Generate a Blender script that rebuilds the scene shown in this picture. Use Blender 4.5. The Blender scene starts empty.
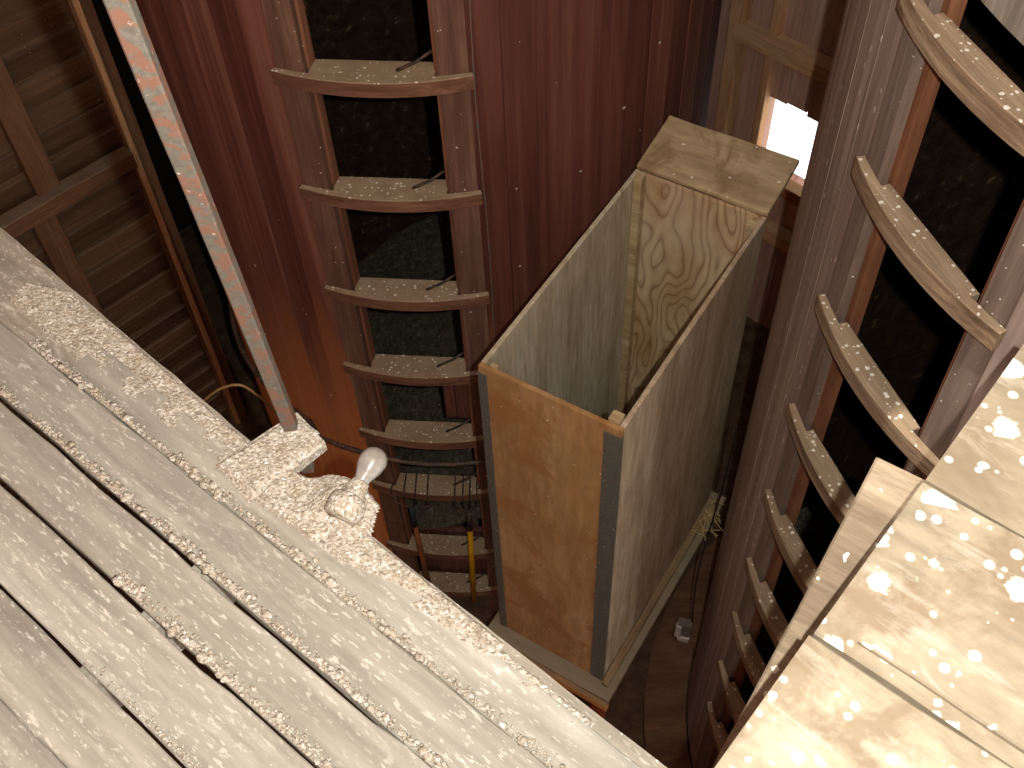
import bpy, bmesh, math, random
from mathutils import Vector, Matrix, noise, Euler
random.seed(11)
C = bpy.context.scene.collection
PI = math.pi
H = 6.3                      # eye height above the ground floor

# ------------------------------------------------------------------ camera geometry
F = 1100.0; CX, CY = 512.0, 384.0
down = Vector(((558-CX)/F, (1245-CY)/F, 1.0)).normalized()
Zc = -down
Yc = Vector((0, 0, 1)); Yc = (Yc - Yc.dot(Zc)*Zc).normalized()
Xc = Yc.cross(Zc)
RM = Matrix((Xc, Yc, Zc))    # camera vector (x right, y down, z forward) -> world
def ray(px, py): return RM @ Vector(((px-CX)/F, (py-CY)/F, 1.0))
def atz(px, py, z):          # point at height z (relative to the eye)
    r = ray(px, py); p = r*(z/r.z); p.z += H; return p
def atr(px, py, d):          # point at horizontal distance d
    r = ray(px, py); p = r*(d/math.hypot(r.x, r.y)); p.z += H; return p
def atplane(px, py, n, d):   # point on vertical plane n.p = d
    r = ray(px, py); p = r*(d/(r.x*n[0]+r.y*n[1])); p.z += H; return p
cam = bpy.data.cameras.new('camera'); cam.sensor_width = 36.0; cam.lens = 36.0*F/1024.0
cam.clip_start = 0.02
co = bpy.data.objects.new('camera', cam); C.objects.link(co)
R4 = Matrix.Identity(4)
for i in range(3):
    R4[i][0] = RM[i][0]; R4[i][1] = -RM[i][1]; R4[i][2] = -RM[i][2]
co.matrix_world = Matrix.Translation((0, 0, H)) @ R4
bpy.context.scene.camera = co

# ------------------------------------------------------------------ object helpers
W = {}
def put(o, M, parent=None):
    if parent is not None:
        o.parent = parent; o.matrix_parent_inverse = Matrix.Identity(4)
        o.matrix_basis = W[parent].inverted() @ M
    else:
        o.matrix_basis = M
    W[o] = M
    return o
def thing(name, label, cat, loc, group=None, M=None):
    o = bpy.data.objects.new(name, None); C.objects.link(o); o.empty_display_size = 0.1
    put(o, M if M is not None else Matrix.Translation(loc))
    return tag(o, label, cat, group)
def tag(o, label, cat, group=None, kind=None):
    o['label'] = label; o['category'] = cat
    if group: o['group'] = group
    if kind: o['kind'] = kind
    return o
def mesh(name, verts, faces, mat, parent=None, M=None, smooth=False):
    me = bpy.data.meshes.new(name); me.from_pydata([tuple(v) for v in verts], [], faces)
    bm = bmesh.new(); bm.from_mesh(me); bmesh.ops.recalc_face_normals(bm, faces=bm.faces); bm.to_mesh(me); bm.free()
    if smooth:
        for p in me.polygons: p.use_smooth = True
    me.materials.append(mat)
    o = bpy.data.objects.new(name, me); C.objects.link(o)
    return put(o, M if M is not None else (W[parent] if parent else Matrix.Identity(4)), parent)
def frame(origin, x, up=(0, 0, 1)):
    x = Vector(x).normalized(); up = Vector(up); y = up.cross(x).normalized(); z = x.cross(y)
    M = Matrix.Identity(4)
    for i in range(3): M[i][0] = x[i]; M[i][1] = y[i]; M[i][2] = z[i]; M[i][3] = origin[i]
    return M
def board_vf(L, w, t, ch=0.004, nseg=10, jit=0.0015, seed=0, x0=0.0, wend=None, sag=0):
    """board along +X, width along Y (centred), top face at z=0, worn edges"""
    vs, fs = [], []
    sec = lambda w: [(-w/2+ch, 0), (w/2-ch, 0), (w/2, -ch), (w/2, -t+ch), (w/2-ch, -t), (-w/2+ch, -t), (-w/2, -t+ch), (-w/2, -ch)]
    for i in range(nseg+1):
        f = i/nseg; x = x0+L*f
        ww = w if wend is None else w+(wend-w)*f
        for k, (y, z) in enumerate(sec(ww)):
            n = noise.noise_vector(Vector((x*6+seed*7.3, y*20+seed, z*20+seed*3)))
            vs.append((x+(n.x*jit*2 if i in (0, nseg) else 0), y+n.y*jit*2, z+n.z*jit-sag*4*f*(1-f)))
    for i in range(nseg):
        for k in range(8):
            a = i*8+k; b = i*8+(k+1) % 8
            fs.append((a, b, b+8, a+8))
    fs.append(tuple(range(7, -1, -1))); fs.append(tuple(nseg*8+k for k in range(8)))
    return vs, fs
_s = [0]
def board(name, p0, p1, w, t, mat, parent=None, up=(0, 0, 1), **k):
    _s[0] += 1
    p0 = Vector(p0); p1 = Vector(p1)
    v, f = board_vf((p1-p0).length, w, t, seed=_s[0], **k)
    return mesh(name, v, f, mat, parent, frame(p0, p1-p0, up))
def arc_vf(r0, r1, a0, a1, z0, z1, n=12, nz=1):
    vs, fs = [], []
    for j in range(nz+1):
        z = z0+(z1-z0)*j/nz
        for i in range(n+1):
            a = a0+(a1-a0)*i/n
            vs.append((r0*math.cos(a), r0*math.sin(a), z)); vs.append((r1*math.cos(a), r1*math.sin(a), z))
    row = 2*(n+1)
    for j in range(nz):
        for i in range(n):
            a = j*row+2*i
            fs.append((a, a+2, a+2+row, a+row)); fs.append((a+1, a+1+row, a+3+row, a+3))
        a = j*row; fs.append((a, a+row, a+1+row, a+1)); a = j*row+2*n; fs.append((a, a+1, a+1+row, a+row))
    for i in range(n):
        a = 2*i; fs.append((a, a+1, a+3, a+2)); a = nz*row+2*i; fs.append((a, a+2, a+3, a+1))
    return vs, fs
def prism_vf(pts, z0, z1, ch=0.003):
    """outline pts (x,y) counter-clockwise, extruded, top edge chamfered"""
    n = len(pts); P = [Vector((p[0], p[1], 0)) for p in pts]; ins = []
    for i in range(n):
        a = (P[i]-P[i-1]); b = (P[(i+1) % n]-P[i])
        na = Vector((-a.y, a.x, 0)).normalized(); nb = Vector((-b.y, b.x, 0)).normalized()
        m = (na+nb); m = m.normalized() if m.length > 1e-6 else na
        ins.append(P[i]+m*ch/max(0.5, m.dot(na)))
    vs = [(p.x, p.y, z0+ch) for p in P]+[(p.x, p.y, z1-ch) for p in P]+[(p.x, p.y, z1) for p in ins]+[(p.x, p.y, z0) for p in ins]
    fs = []
    for i in range(n):
        j = (i+1) % n
        fs.append((i, j, n+j, n+i)); fs.append((n+i, n+j, 2*n+j, 2*n+i)); fs.append((3*n+i, 3*n+j, j, i))
    fs.append(tuple(2*n+i for i in range(n))); fs.append(tuple(3*n+i for i in reversed(range(n))))
    return vs, fs
def tube_vf(pts, r, n=8, cap=True):
    pts = [Vector(p) for p in pts]; rs = r if isinstance(r, (list, tuple)) else [r]*len(pts)
    vs, fs = [], []; ref = None
    for i, p in enumerate(pts):
        d = (pts[min(i+1, len(pts)-1)]-pts[max(i-1, 0)]).normalized()
        if ref is None: ref = d.orthogonal().normalized()
        ref = (ref-ref.dot(d)*d).normalized(); b = d.cross(ref)
        for k in range(n):
            a = 2*PI*k/n; vs.append(p+rs[i]*(math.cos(a)*ref+math.sin(a)*b))
    for i in range(len(pts)-1):
        for k in range(n):
            a = i*n+k; c = i*n+(k+1) % n; fs.append((a, c, c+n, a+n))
    if cap:
        fs.append(tuple(reversed(range(n)))); fs.append(tuple((len(pts)-1)*n+k for k in range(n)))
    return vs, fs
def tube(name, pts, r, mat, parent=None, n=8, smooth=True):
    pts = [Vector(p) for p in pts]; o = pts[0]
    v, f = tube_vf([p-o for p in pts], r, n)
    return mesh(name, v, f, mat, parent, Matrix.Translation(o), smooth)
def lathe_vf(prof, n=24):
    vs, fs = [], []
    for r, x in prof:
        for k in range(n):
            a = 2*PI*k/n; vs.append((x, r*math.cos(a), r*math.sin(a)))
    for i in range(len(prof)-1):
        for k in range(n):
            a = i*n+k; c = i*n+(k+1) % n; fs.append((a, c, c+n, a+n))
    fs.append(tuple(reversed(range(n)))); fs.append(tuple((len(prof)-1)*n+k for k in range(n)))
    return vs, fs
def smoothcurve(pts, n=8):
    pts = [Vector(p) for p in pts]; out = []
    P = [pts[0]*2-pts[1]]+pts+[pts[-1]*2-pts[-2]]
    for i in range(1, len(P)-2):
        for k in range(n):
            t = k/n
            out.append(0.5*((2*P[i])+(P[i+1]-P[i-1])*t+(2*P[i-1]-5*P[i]+4*P[i+1]-P[i+2])*t*t+(3*P[i]-P[i-1]-3*P[i+1]+P[i+2])*t**3))
    out.append(pts[-1]); return out

# ------------------------------------------------------------------ materials
def srgb(r, g, b):
    f = lambda c: (c/255/12.92) if c/255 <= 0.04045 else ((c/255+0.055)/1.055)**2.4
    return (f(r), f(g), f(b), 1)
class NT:
    def __init__(s, name):
        s.m = bpy.data.materials.new(name); s.m.use_nodes = True
        s.t = s.m.node_tree; s.n = s.t.nodes; s.l = s.t.links
        s.b = s.n['Principled BSDF']
    def node(s, typ, **k):
        o = s.n.new(typ)
        for a, v in k.items(): setattr(o, a, v)
        return o
    def link(s, a, b): s.l.new(a, b)
    def coord(s, scale, rnd=True, kind='Object'):
        tc = s.node('ShaderNodeTexCoord'); out = tc.outputs[kind]
        mp = s.node('ShaderNodeMapping'); mp.inputs['Scale'].default_value = scale
        s.link(out, mp.inputs['Vector'])
        if rnd:
            oi = s.node('ShaderNodeObjectInfo')
            mu = s.node('ShaderNodeMath', operation='MULTIPLY'); mu.inputs[1].default_value = 37.0
            s.link(oi.outputs['Random'], mu.inputs[0])
            s.link(mu.outputs[0], mp.inputs['Location'])
        return mp.outputs[0]
    def noise(s, vec, scale, detail=4, rough=0.6, dist=0.0):
        o = s.node('ShaderNodeTexNoise'); o.inputs['Scale'].default_value = scale; o.inputs['Detail'].default_value = detail
        o.inputs['Roughness'].default_value = rough; o.inputs['Distortion'].default_value = dist
        s.link(vec, o.inputs['Vector']); return o.outputs['Fac']
    def ramp(s, fac, stops, interp='LINEAR'):
        o = s.node('ShaderNodeValToRGB'); e = o.color_ramp.elements; o.color_ramp.interpolation = interp
        while len(e) < len(stops): e.new(0.5)
        for i, (p, c) in enumerate(stops):
            e[i].position = p; e[i].color = c if not isinstance(c, (int, float)) else (c, c, c, 1)
        s.link(fac, o.inputs[0]); return o.outputs[0]
    def mix(s, fac, a, b, mode='MIX'):
        o = s.node('ShaderNodeMix', data_type='RGBA', blend_type=mode)
        for x, sock in ((fac, o.inputs[0]), (a, o.inputs[6]), (b, o.inputs[7])):
            if hasattr(x, 'links'): s.link(x, sock)
            else: sock.default_value = x
        return o.outputs[2]
    def math(s, op, a, b=0.0, clamp=False):
        o = s.node('ShaderNodeMath', operation=op, use_clamp=clamp)
        for x, sock in ((a, o.inputs[0]), (b, o.inputs[1])):
            if hasattr(x, 'links'): s.link(x, sock)
            else: sock.default_value = x
        return o.outputs[0]
    def up(s, lo=0.3, hi=0.8):
        g = s.node('ShaderNodeNewGeometry'); x = s.node('ShaderNodeSeparateXYZ'); s.link(g.outputs['Normal'], x.inputs[0])
        return s.ramp(x.outputs['Z'], [(lo, 0.0), (hi, 1.0)])
    def voro(s, vec, scale, feature='F1', rnd=1.0):
        o = s.node('ShaderNodeTexVoronoi', feature=feature); o.inputs['Scale'].default_value = scale
        o.inputs['Randomness'].default_value = rnd
        s.link(vec, o.inputs['Vector']); return o
    def bump(s, h, strength=0.4, dist=0.004, prev=None):
        o = s.node('ShaderNodeBump'); o.inputs['Strength'].default_value = strength; o.inputs['Distance'].default_value = dist
        s.link(h, o.inputs['Height'])
        if prev: s.link(prev, o.inputs['Normal'])
        return o.outputs[0]
    def done(s, col, rough=0.85, normal=None, spec=0.2):
        if hasattr(col, 'links'): s.link(col, s.b.inputs['Base Color'])
        else: s.b.inputs['Base Color'].default_value = col
        if hasattr(rough, 'links'): s.link(rough, s.b.inputs['Roughness'])
        else: s.b.inputs['Roughness'].default_value = rough
        s.b.inputs['Specular IOR Level'].default_value = spec
        if normal: s.link(normal, s.b.inputs['Normal'])
        return s.m
WHITE = srgb(235, 228, 212)
def wood(name, dark, mid, light, axis='X', vary=False, stretch=12, scale=14, speck=0.0, speck_scale=38, dust=0.0, dustcol=srgb(150, 140, 122), bumps=0.5, blotch=None, smear=0.0, anyface=False, rnd=True, soft=False, fleck=0.0):
    t = NT(name)
    sc = {'X': (1/stretch, 1, 1), 'Y': (1, 1/stretch, 1), 'Z': (1, 1, 1/stretch)}[axis]
    g = t.coord(sc, rnd); p = t.coord((1, 1, 1), rnd)
    n1 = t.noise(g, scale, 6, 0.65, 0.4); n2 = t.noise(g, scale*5, 4, 0.6); n3 = t.noise(p, 2.2, 3, 0.6)
    col = t.ramp(n1, [(0.30, dark), (0.5, mid), (0.70, light)])
    col = t.mix(t.ramp(n2, [(0.35, 0.75), (0.6, 0.0)]), col, dark, 'MIX') if False else t.mix(0.55, col, t.mix(1.0, col, t.ramp(n2, [(0.3, 0.45), (0.65, 1.1)]), 'MULTIPLY'))
    col = t.mix(t.ramp(n3, [(0.42, 0.0), (0.72, 0.55)]), col, dark)
    if vary:
        at = t.node('ShaderNodeAttribute', attribute_name='stave')
        col = t.mix(1.0, col, t.ramp(at.outputs['Fac'], [(0, S(170, 165, 165)), (1, S(255, 255, 255))]), 'MULTIPLY')
    if blotch: col = t.mix(t.ramp(t.noise(p, 5.0, 5, 0.65, 0.6), [(0.52, 0.0), (0.62, 0.8)]), col, blotch)
    h = t.math('ADD', t.math('MULTIPLY', n1, 0.6), t.math('MULTIPLY', n2, 0.5))
    nb = t.bump(h, bumps, 0.004)
    if dust:
        dm = t.math('MULTIPLY', t.up(), t.ramp(t.noise(p, 9, 5, 0.7), [(0.3, 0.5*dust), (0.65, dust)]))
        col = t.mix(dm, col, dustcol)
    if smear:
        sm = t.ramp(t.noise(t.coord({'X': (.25, 1, 1), 'Y': (1, .25, 1), 'Z': (1, 1, .25)}[axis], rnd), 16, 5, 0.75, 0.8), [(0.56, 0.0), (0.66, smear)])
        col = t.mix(sm, col, WHITE)
    if fleck:
        area = t.ramp(t.noise(p, 4.5, 3, 0.6), [(0.38, 0.05), (0.60, 1.0)])
        fl = t.ramp(t.noise(t.coord({'X': (.3, 1, 1), 'Y': (1, .3, 1), 'Z': (1, 1, .3)}[axis], rnd), 130, 3, 0.6), [(0.57, 0.0), (0.65, fleck)])
        col = t.mix(t.math('MULTIPLY', area, fl), col, WHITE)
    if speck:
        v = t.voro(p, speck_scale); d = t.math('ADD', v.outputs['Distance'], t.math('MULTIPLY', t.math('SUBTRACT', t.noise(p, speck_scale*2.2, 3, 0.6), 0.5), 0.5))
        cell = t.node('ShaderNodeSeparateColor'); t.link(v.outputs['Color'], cell.inputs[0])
        size = t.math('MULTIPLY', t.math('POWER', cell.outputs[0], 3.0), 0.46*speck)
        if soft:
            v2 = t.voro(p, speck_scale*2.3); c2_ = t.node('ShaderNodeSeparateColor'); t.link(v2.outputs['Color'], c2_.inputs[0])
            s2 = t.math('MULTIPLY', t.math('POWER', c2_.outputs[0], 3.0), 0.5)
            m1 = t.math('MULTIPLY', t.math('SUBTRACT', size, d), 9.0, True); m2 = t.math('MULTIPLY', t.math('SUBTRACT', s2, v2.outputs['Distance']), 6.0, True)
            msk = t.math('MULTIPLY', t.math('MAXIMUM', m1, m2), t.ramp(t.noise(p, speck_scale*4, 3, .6), [(.3, .55), (.6, .95)]))
        else: msk = t.math('MULTIPLY', t.math('LESS_THAN', d, size), 0.85)
        if not anyface: msk = t.math('MULTIPLY', msk, t.up())
        col = t.mix(msk, col, WHITE)
        nb = t.bump(msk, 0.2 if soft else 0.5, 0.003, nb)
    return t.done(col, 0.86, nb)
M = {}
S = srgb
M['rung'] = wood('weathered_rung_wood', S(96, 74, 56), S(146, 120, 94), S(184, 160, 130), 'Y', stretch=20, scale=26, speck=1.0, speck_scale=70, dust=0.35, dustcol=S(176, 158, 130), bumps=1.0)
M['rung_red'] = wood('dusty_red_brown_rung_wood', S(96, 64, 48), S(122, 84, 64), S(146, 108, 84), 'Y', stretch=18, scale=24, speck=0.9, speck_scale=70, dust=0.9, dustcol=S(168, 150, 120), bumps=0.7)
M['stile'] = wood('dusty_stile_wood', S(92, 62, 50), S(116, 84, 68), S(136, 106, 86), 'Z', stretch=14, scale=16, speck=0.3, speck_scale=34, anyface=True)
M['stile2'] = wood('grey_brown_stile_wood', S(104, 86, 74), S(126, 107, 94), S(148, 128, 112), 'Z', stretch=16, scale=14, speck=0.3, speck_scale=50, anyface=True)
M['jamb'] = wood('orange_brown_jamb_wood', S(92, 58, 40), S(124, 80, 54), S(146, 102, 70), 'Z', stretch=14, scale=14)
M['jamb_red'] = wood('red_brown_jamb_wood', S(104, 64, 46), S(132, 86, 62), S(150, 106, 80), 'Z', stretch=18, scale=22)
M['siding'] = wood('brown_siding_wood', S(104, 77, 54), S(130, 99, 71), S(152, 121, 90), 'X', vary=True, stretch=20, scale=10, speck=0.15, anyface=True, dust=0.6, dustcol=S(140, 116, 96), bumps=.3)
M['stud'] = wood('brown_stud_wood', S(96, 66, 44), S(120, 86, 60), S(140, 108, 78), 'X', stretch=16, scale=16, dust=0.5)
M['post'] = wood('tan_post_wood', S(186, 134, 92), S(212, 164, 120), S(224, 186, 144), 'X', stretch=16, scale=16, dust=0.4, dustcol=S(196, 178, 148))
M['barnboard'] = wood('brownish_barn_board', S(176, 132, 116), S(200, 160, 142), S(212, 180, 160), 'Z', stretch=16, scale=9, rnd=False)
M['plank'] = wood('pale_weathered_plank', S(152, 146, 132), S(172, 165, 150), S(192, 186, 172), 'X', stretch=10, scale=7, speck=0.2, speck_scale=70, bumps=0.22, smear=0.15, fleck=.6)
M['edgebeam'] = wood('dirty_beam_wood', S(148, 138, 122), S(172, 162, 145), S(192, 183, 166), 'X', stretch=12, scale=10, speck=0.5, speck_scale=80, smear=0.5, fleck=.5)
M['panel'] = wood('sunlit_spattered_board', S(116, 103, 84), S(142, 130, 109), S(162, 152, 131), 'X', stretch=2.5, scale=7, speck=1.3, speck_scale=18, bumps=0.3, blotch=S(114, 98, 78), smear=0.12, soft=True)
M['joist'] = wood('tan_sawn_joist', S(128, 110, 90), S(154, 136, 112), S(174, 157, 132), 'Y', stretch=10, scale=30, speck=0.6, speck_scale=22, bumps=0.4)
M['ply_front'] = wood('orange_brown_plywood', S(150, 112, 72), S(174, 132, 84), S(190, 154, 110), 'Z', stretch=5, scale=6, speck=0.25, anyface=True, blotch=S(152, 104, 60), bumps=0.2)
M['ply_side'] = wood('grey_brown_plywood', S(158, 134, 104), S(190, 168, 138), S(212, 194, 166), 'Z', stretch=9, scale=8, speck=0.2, anyface=True, bumps=0.2, smear=0.3)
M['ply_inside'] = wood('pale_grey_plywood', S(172, 156, 124), S(204, 190, 160), S(220, 212, 188), 'Z', stretch=8, scale=9, bumps=0.2, smear=0.3)
M['cleat'] = wood('pale_cleat_wood', S(158, 132, 94), S(188, 164, 122), S(206, 186, 148), 'X', stretch=14, scale=18, speck=0.2, anyface=True)
M['top_plank'] = wood('tan_knotty_plank', S(164, 140, 104), S(196, 172, 134), S(212, 190, 154), 'X', stretch=6, scale=9, speck=0.5, speck_scale=30, blotch=S(138, 114, 80))
M['orange_edge'] = wood('orange_pine', S(150, 92, 40), S(184, 122, 62), S(200, 146, 88), 'X', stretch=14, scale=16, dust=0.9, dustcol=S(118, 106, 84))
M['red_leg'] = wood('red_stained_wood', S(110, 46, 22), S(140, 62, 30), S(156, 84, 50), 'X', stretch=14, scale=16)
M['shade_wood'] = wood('recess_shade_wood', S(26, 20, 16), S(36, 28, 22), S(48, 38, 30), 'Z', stretch=12, scale=12)  # colour stands in for the darkness of the recess
M['door_board'] = wood('worn_red_door_board', S(86, 50, 42), S(110, 68, 56), S(126, 84, 70), 'Z', stretch=12, scale=14)
M['grey_door'] = wood('grey_hatch_wood', S(120, 110, 98), S(146, 136, 122), S(164, 154, 140), 'Z', stretch=16, scale=16)
M['foundation'] = wood('brown_curb', S(88, 62, 46), S(112, 82, 60), S(130, 102, 78), 'X', stretch=4, scale=6)
M['handle'] = wood('fork_ash_handle', S(104, 62, 34), S(136, 84, 48), S(156, 106, 66), 'X', stretch=20, scale=40)
M['ply_batten'] = wood('dull_batten_wood', S(120, 98, 70), S(146, 122, 92), S(166, 144, 112), 'X', stretch=14, scale=18, speck=0.2, anyface=True)
M['stand'] = wood('dusty_stand_wood', S(112, 94, 72), S(134, 118, 94), S(152, 138, 114), 'X', stretch=6, scale=8, dust=0.7, dustcol=S(140, 128, 106))
# knots and flame figure on the plywood back
def ply_flame():
    t = NT('flame_grain_plywood')
    p = t.coord((1, 1, 0.35)); n = t.noise(p, 3.2, 2, 0.5)
    w = t.math('FRACT', t.math('MULTIPLY', n, 26.0)); line = t.ramp(w, [(0.0, 1.0), (0.22, 0.25), (0.55, 0.0), (0.92, 0.3), (1.0, 1.0)])
    base = t.ramp(t.noise(p, 6, 4, 0.6), [(0.35, S(172, 140, 98)), (0.65, S(206, 182, 144))])
    col = t.mix(t.math('MULTIPLY', line, 0.8), base, S(128, 84, 46))
    sm = t.ramp(t.noise(t.coord((1, 1, 0.6)), 2.6, 4, 0.6), [(0.5, 0.0), (0.7, 0.45)])
    col = t.mix(sm, col, S(205, 192, 168))
    return t.done(col, 0.8, t.bump(w, 0.15, 0.002))
M['ply_flame'] = ply_flame()
def stave_mat(name, z_mid, strength=1.0):
    t = NT(name)
    at = t.node('ShaderNodeAttribute', attribute_name='stave')
    g = t.coord((1, 1, 1/26), False); p = t.coord((1, 1, 1), False)
    n1 = t.noise(g, 15, 6, 0.65, 0.3); n2 = t.noise(g, 60, 4, 0.6); n3 = t.noise(t.coord((1, 1, .3), False), 2.0, 4, 0.6)
    red = t.ramp(n1, [(0.28, S(94, 53, 44)), (0.5, S(125, 76, 62)), (0.72, S(147, 102, 84))])
    red = t.mix(1.0, red, t.ramp(at.outputs['Fac'], [(0, S(186, 172, 172)), (1, S(255, 255, 255))]), 'MULTIPLY')
    red = t.mix(t.ramp(n3, [(0.45, 0.0), (0.7, 0.6)]), red, S(112, 70, 58))
    red = t.mix(0.4, red, t.mix(1.0, red, t.ramp(n2, [(0.3, 0.45), (0.65, 1.1)]), 'MULTIPLY'))
    bare = t.ramp(n1, [(0.3, S(170, 100, 54)), (0.55, S(208, 132, 78)), (0.75, S(218, 150, 98))])
    sx = t.node('ShaderNodeSeparateXYZ'); t.link(p, sx.inputs[0])
    zz = t.math('ADD', sx.outputs['Z'], t.math('MULTIPLY', t.math('SUBTRACT', n1, 0.5), 2.0))
    zz = t.math('MULTIPLY', t.math('SUBTRACT', z_mid+0.75, zz), 0.8, True)       # paint worn away towards the foot
    col = t.mix(zz, red, bare)
    v = t.voro(p, 16); cell = t.node('ShaderNodeSeparateColor'); t.link(v.outputs['Color'], cell.inputs[0])
    m = t.math('LESS_THAN', v.outputs['Distance'], t.math('MULTIPLY', t.math('POWER', cell.outputs[0], 8.0), 0.12))
    col = t.mix(t.math('MULTIPLY', m, 0.6), col, WHITE)
    return t.done(col, 0.78, t.bump(t.math('ADD', n1, n2), 0.35, 0.003))
M['staves'] = stave_mat('worn_red_staves', H-4.3)
def stave_grey():
    t = NT('purple_grey_staves')
    g = t.coord((1, 1, 1/26), False); p = t.coord((1, 1, 1), False)
    n1 = t.noise(g, 15, 6, 0.65, 0.3); n2 = t.noise(g, 60, 4, 0.6)
    col = t.ramp(n1, [(0.28, S(124, 103, 92)), (0.5, S(152, 131, 119)), (0.72, S(176, 156, 143))])
    col = t.mix(0.4, col, t.mix(1.0, col, t.ramp(n2, [(0.3, 0.5), (0.65, 1.1)]), 'MULTIPLY'))
    v = t.voro(t.coord((1, 1, .4), False), 60); cell = t.node('ShaderNodeSeparateColor'); t.link(v.outputs['Color'], cell.inputs[0])
    m = t.math('LESS_THAN', v.outputs['Distance'], t.math('MULTIPLY', t.math('POWER', cell.outputs[0], 5.0), 0.32))
    col = t.mix(t.math('MULTIPLY', m, 0.5), col, WHITE)
    return t.done(col, 0.7, t.bump(t.math('ADD', n1, n2), 0.35, 0.003))
M['staves_grey'] = stave_grey()
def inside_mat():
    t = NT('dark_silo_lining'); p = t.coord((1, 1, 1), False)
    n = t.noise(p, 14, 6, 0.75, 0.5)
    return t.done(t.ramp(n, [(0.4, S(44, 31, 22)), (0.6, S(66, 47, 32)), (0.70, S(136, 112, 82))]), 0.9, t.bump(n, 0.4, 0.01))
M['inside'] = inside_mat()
def heap_mat():
    t = NT('old_silage'); p = t.coord((1, 1, 1), False)
    n = t.noise(p, 22, 6, 0.75); k = t.noise(p, 120, 2, 0.6)
    col = t.ramp(n, [(0.3, S(52, 46, 36)), (0.55, S(86, 80, 64)), (0.7, S(126, 118, 100))])
    return t.done(t.mix(t.ramp(k, [(0.66, 0.0), (0.72, 0.7)]), col, WHITE), 0.95, t.bump(n, 0.6, 0.02))
M['heap'] = heap_mat()
def crust_mat():
    t = NT('dropping_crust'); p = t.coord((1, 1, 1), False, 'Object')
    n = t.noise(p, 30, 6, 0.75); v = t.voro(p, 210); cell = t.node('ShaderNodeSeparateColor'); t.link(v.outputs['Color'], cell.inputs[0])
    col = t.ramp(cell.outputs[0], [(0.0, S(140, 131, 117)), (0.2, S(178, 168, 151)), (0.55, S(200, 191, 174)), (0.85, S(222, 216, 202)), (1.0, S(245, 242, 234))])
    col = t.mix(t.ramp(n, [(0.4, 0.0), (0.62, 0.5)]), col, S(168, 148, 118))
    col = t.mix(t.ramp(t.noise(p, 75, 3, 0.6), [(0.66, 0.0), (0.74, 0.5)]), col, S(104, 90, 72))
    h = t.math('SUBTRACT', 1.0, v.outputs['Distance'])
    return t.done(col, 0.9, t.bump(t.noise(p, 260, 3, 0.7), 0.5, 0.003, t.bump(h, 0.6, 0.004)))
M['crust'] = crust_mat()
def galv(name, c1, c2, rust=0.6, rs=22):
    t = NT(name); p = t.coord((1, 1, 1), False)
    n = t.noise(p, rs, 5, 0.65, 0.5); g = t.noise(p, 90, 3, 0.6)
    col = t.mix(0.5, c1, t.ramp(g, [(0.35, c1), (0.65, c2)]))
    col = t.mix(t.ramp(n, [(0.49, 0.0), (0.54, rust)]), col, S(136, 96, 78))
    col = t.mix(t.ramp(t.noise(p, 60, 4, 0.7), [(0.64, 0.0), (0.7, 0.6)]), col, WHITE)
    t.b.inputs['Metallic'].default_value = 0.25
    return t.done(col, 0.6, t.bump(n, 0.3, 0.002), 0.4)
M['pole'] = galv('flaking_galvanised_metal', S(104, 98, 88), S(138, 132, 120), 0.85, 34)
M['trim_metal'] = galv('dull_zinc_strip', S(92, 92, 82), S(116, 114, 102), 0.12)
M['steel'] = galv('dark_steel', S(46, 42, 38), S(66, 60, 54), 0.4)
M['hoop'] = galv('dirty_hoop_steel', S(66, 58, 48), S(98, 90, 76), 0.5)
def plain(name, col, rough=0.5, spec=0.3, var=0.15):
    t = NT(name); p = t.coord((1, 1, 1), False); n = t.noise(p, 30, 4, 0.6)
    d = tuple(c*(1-var*2) for c in col[:3])+(1,)
    return t.done(t.ramp(n, [(0.3, d), (0.6, col)]), rough, t.bump(n, 0.1, 0.002), spec)
M['yellow'] = plain('yellow_painted_handle', S(206, 150, 22), 0.4)
M['blueband'] = plain('dark_blue_grey_band', S(52, 58, 66), 0.5)
M['cable'] = plain('tan_cable_sheath', S(120, 92, 54), 0.6)
M['wire'] = plain('black_wire', S(30, 26, 24), 0.6)
M['boxgrey'] = plain('grey_box_plastic', S(120, 110, 100), 0.5)
M['boxwhite'] = plain('white_plastic', S(206, 200, 192), 0.5)
M['straw'] = plain('straw', S(196, 170, 112), 0.7)
def bulb_mat():
    t = NT('dusty_frosted_glass'); p = t.coord((1, 1, 1), False); n = t.noise(p, 45, 5, 0.7)
    col = t.ramp(n, [(0.35, S(150, 143, 132)), (0.6, S(182, 175, 164)), (0.75, S(206, 200, 190))])
    t.b.inputs['Transmission Weight'].default_value = 0.25; t.b.inputs['Coat Weight'].default_value = 0.3
    return t.done(col, 0.32, None, 0.5)
M['bulb'] = bulb_mat()
def soil():
    t = NT('packed_dirt'); p = t.coord((1, 1, 1), False); n = t.noise(p, 8, 6, 0.7)
    return t.done(t.ramp(n, [(0.3, S(66, 48, 36)), (0.6, S(96, 74, 56)), (0.75, S(124, 104, 82))]), 0.95, t.bump(n, 0.5, 0.02))
M['soil'] = soil()

# ------------------------------------------------------------------ directions of the barn
U = Vector((math.cos(math.radians(-42.3)), math.sin(math.radians(-42.3)), 0))   # along the platform boards
N = Vector((-U.y, U.x, 0))                                                     # out over the shaft
def un(u, n, z): return U*u+N*n+Vector((0, 0, H+z))
E1 = Vector((0.682, -0.731, 0)); N1 = Vector((0.731, 0.682, 0))   # window wall
E2 = Vector((-0.731, -0.682, 0)); N2 = Vector((-0.682, 0.731, 0))  # slatted wall
D1, D2 = 5.05, 4.85; B1, B2 = -2.7, -2.4
ROOF = 2.0
def struct(o, kind='structure'): o['kind'] = kind; return o

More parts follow.
